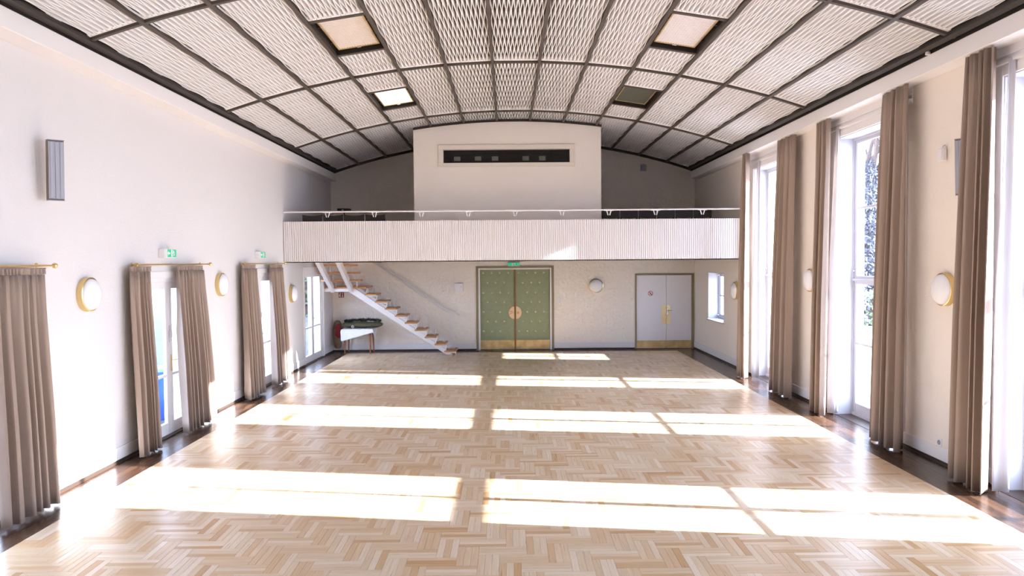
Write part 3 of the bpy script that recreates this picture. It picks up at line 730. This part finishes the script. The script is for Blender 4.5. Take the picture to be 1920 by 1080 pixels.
for i in range(9):                                                  # V-shaped balusters between the treads
    a = xt_(i); z = zt_(i)
    MB().tube([(a-.14, Y1-.28, z+.20), (a-.11, Y1-.28, z+.005), (a-.075, Y1-.28, z+.005), (a-.05, Y1-.28, z+.20)], .013, 6).build('baluster', WHITE, st)
MB().tube([(-1.43, Y0+.1, .003), (-1.42, Y0+.1, .07)], .012, 6).build('foot', WHITE, st)
for i in range(4):                                                  # second flight, climbing towards the hall
    z = z9+.20*(i+1); y = 19.88-.30*i
    MB().box(WL+.02, -3.86, y-.30, y, z-.042, z).build('tread', OAK, st, bevel=.004)
    for x in (-4.58, -4.02): MB().tube([(x, y-.28, z-.05), (x, y-.02, z-.05), (x, y-.0, z-.2)], .010, 6).build('tread_rod', WHITE, st, smooth=True)
for x in (-4.70, -4.20):
    MB().prism([(20.03, z9-.16), (20.03, z9-.0), (18.40, 2.69), (18.37, 2.52)], 'x', x-.05, x+.05).build('stringer', WHITE, st, bevel=.003)
hr = empty('handrail', (-2.5, YF-.1, 1.6), 'thin white double handrail sloping down the wall over the stairs', 'handrail')
hy = YF-.10; sx = lambda x: 1.08+(-1.62-x)*.70
for dz in (0, -.075):
    MB().tube([(-4.4, hy, sx(-4.4)+dz), (-1.95, hy, sx(-1.95)+dz), (-1.72, hy, 1.14+dz*.5), (-1.55, hy, 1.11), (-1.36, hy, 1.0)], .021 if dz == 0 else .015, 8).build('rail', WHITE, hr, smooth=True)
for x in (-3.3, -2.3, -1.75):
    MB().tube([(x, hy, sx(x)-.01), (x, YF-.001, sx(x)-.03)], .009, 6).build('bracket', WHITE, hr)
for dx in (-.05, 0.0, .07): MB().tube([(-1.60+dx*.6, Y1-.35, zt_(0)+.002), (-1.58+dx, hy-.02, 1.06)], .007, 6).build('post', WHITE, hr)
# ---------------------------------------------------------------- table, cloth, bag, garland, sack
tb = empty('side_table', (-4.10, 20.55, 0), 'small side table with tapered teak legs under a white cloth', 'table')
MB().box(-4.52, -3.70, 20.22, 20.86, .655, .68).build('tabletop', TEAK, tb, bevel=.004)
MB().box(-4.46, -3.76, 20.27, 20.29, .58, .655).box(-4.46, -3.76, 20.79, 20.81, .58, .655).box(-4.47, -4.45, 20.29, 20.79, .58, .655).box(-3.77, -3.75, 20.29, 20.79, .58, .655).build('apron', TEAK, tb)
for x, sx_ in ((-4.44, -1), (-3.78, 1)):
    for y, sy in ((20.30, -1), (20.78, 1)):
        MB().tube([(x, y, .655), (x+sx_*.012, y+sy*.01, .35), (x+sx_*.02, y+sy*.02, .002)], [.028, .024, .014], 10).build('leg', TEAK, tb, smooth=True)
# cloth laid askew: a draped sheet
b = MB(); n = 28; vs = []; a_ = math.radians(16); cxx, cyy = -4.10, 20.50
for j in range(n+1):
    for i in range(n+1):
        u, v = (i/n-.5)*1.16, (j/n-.5)*.98
        x, y = cxx+u*math.cos(a_)-v*math.sin(a_), cyy+u*math.sin(a_)+v*math.cos(a_)
        x0_, x1_, y0_, y1_ = -4.53, -3.69, 20.21, 20.87
        ex, ey = max(x0_-x, x-x1_, 0), max(y0_-y, y-y1_, 0); dr = math.hypot(ex, ey) if ex and ey else max(ex, ey)
        z = .686-dr*.96
        if ex: x = (x0_-.008-ex*.12 if x < x0_ else x1_+.008+ex*.25)
        if ey: y = (y0_-.008-ey*.10 if y < y0_ else y1_+.008+ey*.02)
        x += .006*math.sin(y*40)*min(1, dr*8); y += .008*math.sin(x*30)*min(1, dr*8)
        vs.append((x, y, z))
fs = [(j*(n+1)+i, j*(n+1)+i+1, (j+1)*(n+1)+i+1, (j+1)*(n+1)+i) for j in range(n) for i in range(n)]
tc = b.add(vs, fs).build('tablecloth', CLOTH, org=(-4.1, 20.5, .686), smooth=True); so = tc.modifiers.new('solid', 'SOLIDIFY'); so.thickness = .004; so.offset = 1
tag(tc, 'white cloth draped askew over the small side table', 'tablecloth')
def blob(name, m, fn, parent=None, org=None, nu=28, nv=14):
    b = MB(); vs = []
    for j in range(nv+1):
        for i in range(nu):
            vs.append(fn(2*PI*i/nu, PI*j/nv))
    fs = [(j*nu+i, j*nu+(i+1) % nu, (j+1)*nu+(i+1) % nu, (j+1)*nu+i) for j in range(nv) for i in range(nu)]
    o = b.add(vs, fs).build(name, m, parent, smooth=True, org=org)
    bm = bmesh.new(); bm.from_mesh(o.data); bmesh.ops.remove_doubles(bm, verts=bm.verts, dist=1e-5); bm.to_mesh(o.data); bm.free()
    o.data.polygons.foreach_set('use_smooth', [True]*len(o.data.polygons)); return o
def bagf(t, p):
    x = math.cos(p); r = abs(math.sin(p))**.55
    return (-4.02+.56*x, 20.55+.24*r*math.cos(t), max(.697, .785+.085*r*math.sin(t)+.01*math.sin(9*x+t)))
bag = empty('holdall', (-4.07, 20.55, .69), 'long olive holdall with a white ring tag lying on the tablecloth', 'bag')
blob('body', OLIVE, bagf, bag, nu=28, nv=30)
b = MB(); n = 16
b.tube([(-4.24+.028*math.cos(2*PI*k/n), 20.31, .745+.028*math.sin(2*PI*k/n)) for k in range(n+1)], .008, 6, cap=False)
b.build('ring_tag', WHITE, bag, smooth=True)
g = MB(); rnd = random.Random(3); core = []
for k in range(25):
    t = k/24; x = -4.50+1.0*t; q_ = min(1, abs((x+4.02)/.56)); core.append((x, 20.5+.04*math.sin(k*1.3), .822+.085*(1-q_*q_)**.275+.006*math.sin(k*2.1)+.02*t))
for k in range(24):
    for q in range(34):
        t = rnd.random(); p = Vector(core[k]).lerp(Vector(core[k+1]), t)
        d_ = Vector((rnd.uniform(-.6, .6), rnd.uniform(-1, 1), rnd.uniform(-.35, 1))).normalized()*rnd.uniform(.03, .075); s_ = d_.orthogonal().normalized()*.006
        g.add([p+s_, p-s_, p-s_*.3+d_, p+s_*.3+d_], [(0, 1, 2, 3)]); s2_ = d_.cross(s_).normalized()*.006
        g.add([p+s2_, p-s2_, p-s2_*.3+d_, p+s2_*.3+d_], [(0, 1, 2, 3)])
ga = empty('garland', (-4.05, 20.5, .87), 'dark evergreen garland lying along the top of the olive holdall', 'garland')
MB().tube(core, .032, 8).build('stem', EVERG, ga, smooth=True)
o = g.build('needles', EVERG, ga); o['kind'] = 'stuff'
sk = empty('sack', (-4.73, 20.70, .1), 'brown sack with red cloth showing, slumped behind the table', 'bag')
def sackf(t, p):
    z = math.cos(p); r = abs(math.sin(p))**.6
    return (-4.735+.13*r*math.cos(t)+.015*math.sin(3*t+4*z), 20.70+.12*r*math.sin(t), .50+.40*z)
blob('body', SACK, sackf, sk)
blob('red_cloth', REDC, lambda t, p: (-4.70+.09*math.sin(p)*math.cos(t)+.015*math.sin(5*p+2*t), 20.60+.05*math.sin(p)*math.sin(t), .60+.20*math.cos(p)), sk)
# ---------------------------------------------------------------- small wall fittings
e = empty('fire_sign', (-4.67, YF, 1.59), 'square red fire equipment sign on the wall under the stair landing', 'sign')
MB().box(-4.75, -4.60, YF-.004, YF, 1.515, 1.665).build('panel', RED, e)
b = MB(); y_ = (YF-.0055, YF-.004)
b.box(-4.735, -4.715, *y_, 1.54, 1.60).box(-4.715, -4.695, *y_, 1.53, 1.62).box(-4.72, -4.69, *y_, 1.625, 1.65).box(-4.665, -4.62, *y_, 1.53, 1.545).box(-4.655, -4.63, *y_, 1.55, 1.60).prism([(-4.65, 1.61), (-4.635, 1.61), (-4.625, 1.635), (-4.6425, 1.655), (-4.66, 1.635)], 'y', *y_)
b.build('pictogram', WHITE, e)
e = empty('wall_cabinet', (-1.37, YF, 1.78), 'square white box on the wall left of the padded green door', 'wall box')
MB().box(-1.49, -1.25, YF-.09, YF, 1.665, 1.895).build('box', WHITE, e, bevel=.006)
MB().lathe([(.012, 0), (.012, .006)], (-1.31, YF-.09, 1.79), 'y', 12, -1).build('lock', CHROME, e)
e = empty('light_switch', (1.43, YF, 1.39), 'small white double light switch right of the padded green door', 'switch')
MB().box(1.39, 1.47, YF-.012, YF, 1.31, 1.47).build('plate', WHITE, e, bevel=.003)
for z in (1.35, 1.43): MB().box(1.405, 1.455, YF-.02, YF-.012, z-.022, z+.022).build('rocker', WHITE, e, bevel=.003)
e = empty('wall_socket', (WR, 8.98, .255), 'small white wall socket above the skirting between the near curtains', 'socket')
MB().box(WR-.012, WR, 8.935, 9.025, .205, .305).build('plate', WHITE, e, bevel=.003)
MB().lathe([(.03, 0), (.03, .006), (.024, .007), (.022, .001)], (WR-.012, 8.98, .255), 'x', 20, -1).build('outlet', ALU, e)
e = empty('ceiling_hook', (4.98, 8.9, 4.92), 'tiny white sensor on the cornice above the window wall', 'sensor')
MB().lathe([(.03, 0), (.028, .03), (.01, .045)], (4.99, 8.9, 4.90), 'z', 14).build('case', WHITE, e, smooth=True)
# ---------------------------------------------------------------- balcony seating
def chair(loc, label, rz=0):
    e = empty('balcony_chair', (0, 0, 0), label, 'chair', 'dark chairs on the balcony')
    MB().prism([(-.21, -.2), (.21, -.2), (.19, .21), (-.19, .21)], 'z', .43, .46).build('seat', CHAIRM, e, bevel=.01)
    pts = []; n = 14
    xs_ = [-.22+.44*i/n for i in range(n+1)]
    top = [(x, .845+.022*(abs(x)/.22)**2) for x in xs_]; bot = [(x, .62+.01*(abs(x)/.22)) for x in reversed(xs_)]
    MB().prism(top+bot, 'y', -.245, -.22).build('backrest', CHAIRM, e, bevel=.005)
    for sx_ in (-1, 1):
        MB().tube([(sx_*.18, -.17, .43), (sx_*.2, -.21, 0)], .013, 8).build('leg', CHAIRM, e); MB().tube([(sx_*.17, .17, .43), (sx_*.19, .2, 0)], .013, 8).build('leg', CHAIRM, e)
        MB().tube([(sx_*.19, -.18, .45), (sx_*.19, -.215, .64)], .012, 8).build('upright', CHAIRM, e)
    e.location = loc; e.rotation_euler = (0, 0, rz); return e
c0 = None
LEFTL = ['leftmost dark chair top behind the balcony rail, near the left wall', 'second dark chair top from the left wall behind the balcony rail',
         'third dark chair top from the left wall behind the balcony rail', 'fourth dark chair top from the left wall, nearest the booth']
for i, l in enumerate(LEFTL):
    x = -4.36+.47*i
    if c0 is None: c0 = chair((x, 16.98, 2.70), l); continue
    o = copy_tree(c0); o.location = (x, 16.98, 2.70); o['label'] = l
RL = ['first dark chair right of the booth, back row on the balcony', 'second dark chair right of the booth, back row on the balcony', 'third dark chair right of the booth, back row on the balcony',
      'third dark chair from the right wall, back row on the balcony', 'second dark chair from the right wall, back row on the balcony', 'dark chair nearest the right wall, back row on the balcony']
for i, l in enumerate(RL):
    o = copy_tree(c0); o.location = (2.52+.45*i, 18.5, 2.90); o['label'] = l
e = empty('equipment_box', (-3.98, 18.3, 2.70), 'flat black device on a thin stand behind the left balcony chairs', 'device')
MB().box(-4.13, -3.83, 18.2, 18.4, 3.72, 3.81).build('case', BLACK, e, bevel=.006)
MB().tube([(-3.98, 18.3, 2.702), (-3.98, 18.3, 3.72)], .014, 8).lathe([(.16, 0), (.14, .015), (.02, .02)], (-3.98, 18.3, 2.702), 'z', 16).build('stand', CHAIRM, e)
MB().box(-4.02, -3.98, 18.196, 18.2, 3.745, 3.785).build('display', ALU, e)
# ---------------------------------------------------------------- outdoors
tag(MB().box(-70, 90, -40, 120, -.35, -.13).build('ground', PAVE), kind='structure')
tag(MB().box(12, 60, 26, 70, -.13, -.10).build('lawn_ground', LAWN), kind='structure')
tag(MB().box(-13.5, WL-.45, -8, 80, -.13, -.10).build('yard_ground', ASPH), kind='structure')
tag(MB().box(-60, -13.5, -5, 80, -.13, -.10).build('lawn_ground', LAWN), kind='structure')
tag(MB().box(WL-.4, WR+.45, 21.35, 46, -.1, 6.3).build('wall_shading_annex', PLASTER), kind='structure')  # unseen wing, added to keep the left yard in shade
def tree(x, y, h, label, seed, ivy=0, r=.28, spread=.75):
    rnd = random.Random(seed); e = empty('tree', (x, y, -.12), label, 'tree', 'bare trees outdoors')
    tr = MB(); tw = MB(); tips = []
    def grow(b, p, d, ln, r, depth):
        pts = [p]; rs = [r]; q = Vector(p); dd = Vector(d)
        for k in range(4):
            dd = (dd+Vector((rnd.uniform(-.16, .16), rnd.uniform(-.16, .16), rnd.uniform(-.02, .12)))).normalized(); q = q+dd*ln/4; pts.append(q.copy()); rs.append(r*(1-.13*(k+1)))
        b.tube(pts, rs, 6 if depth < 2 else 4, cap=False)
        if depth >= 4: return
        for k in range(3 if depth else 6):
            i = rnd.choice([2, 3, 4]) if depth else min(4, 1+k//2+1)
            nd = (dd+Vector((rnd.uniform(-1, 1), rnd.uniform(-1, 1), rnd.uniform(-.2, .7)))*spread).normalized()
            grow(tw, pts[i], nd, ln*rnd.uniform(.55, .75), rs[i]*.55, depth+1)
        for pp in pts: tips.append(pp)
    grow(tr, Vector((x, y, -.12)), Vector((0, 0, 1)), h*.5, r, 0)
    tr.build('trunk', BARK, e, smooth=True); o = tw.build('branches', BARK, e); o['kind'] = 'stuff'
    if ivy:
        lf = MB()
        for k in range(ivy):
            t = rnd.random(); a = rnd.uniform(0, 6.28); rr = (r*1.0+.25*rnd.random()*(1.3-t)); p = Vector((x+rr*math.cos(a), y+rr*math.sin(a), t*h*.5))
            dv = Vector((rnd.uniform(-1, 1), rnd.uniform(-1, 1), rnd.uniform(-1, 1))).normalized()*.10; s_ = dv.orthogonal().normalized()*.06
            lf.add([p-dv, p+s_, p+dv, p-s_], [(0, 1, 2, 3)])
        o = lf.build('ivy', LEAF, e); o['kind'] = 'stuff'
tree(14.85, 31, 13, 'ivy-clad bare tree seen through the middle window', 5, 5200, .34)
tree(19.5, 41, 13, 'bare tree farther off behind the ivy-clad one', 6, 400)
tree(11.2, 24, 11, 'slim bare tree on the verge outside the windows', 8, 600, .16)
tree(-14.5, 33, 12, 'bare tree beyond the garden doors', 9, 800)
tree(-27, 42, 13, 'tall bare tree at the back of the garden', 10, 800)
tree(-12.5, 40, 11, 'bare tree seen through the farthest glazed door', 12, 1800)
def hedge(x0, x1, y0, y1, h, label, seed, n=5000):
    rnd = random.Random(seed); e = empty('hedge', ((x0+x1)/2, (y0+y1)/2, -.1), label, 'hedge')
    MB().box(x0+.15, x1-.15, y0+.15, y1-.15, -.1, h-.15).build('branches', BARK, e); lf = MB()
    for k in range(n):
        f = rnd.choice('xXyYzz'); p = [rnd.uniform(x0, x1), rnd.uniform(y0, y1), rnd.uniform(-.08, h)]
        j = rnd.uniform(-.05, .15)
        if f == 'x': p[0] = x0+j
        elif f == 'X': p[0] = x1-j
        elif f == 'y': p[1] = y0+j
        elif f == 'Y': p[1] = y1-j
        else: p[2] = h-j
        dv = Vector((rnd.uniform(-1, 1), rnd.uniform(-1, 1), rnd.uniform(-1, 1))).normalized()*.13; s_ = dv.orthogonal().normalized()*.08; p = Vector(p)
        lf.add([p-dv, p+s_, p+dv, p-s_], [(0, 1, 2, 3)])
    o = lf.build('leaves', HEDGE, e); o['kind'] = 'stuff'
hedge(12.8, 20, 28.5, 30, 1.1, 'clipped hedge outside the middle window', 21)
hedge(-24, -14.2, 22, 24, 1.5, 'clipped hedge at the back of the garden', 22)
hedge(-16, -9.5, 36, 37.5, 2.2, 'tall hedge seen through the farthest glazed door', 23)
e = empty('bin', (-5.95, 12.55, -.13), 'blue plastic bin standing outside the nearer glazed door', 'bin')
MB().lathe([(.24, 0), (.27, .03), (.31, .45), (.33, .78), (.345, .79), (.345, .82), (.32, .82)], (-5.95, 12.55, -.13), 'z', 28).build('body', BLUE, e, smooth=True)
MB().lathe([(.35, .0), (.35, .025), (.28, .07), (.02, .09)], (-5.95, 12.55, .69), 'z', 28).build('lid', BLUE, e, smooth=True)
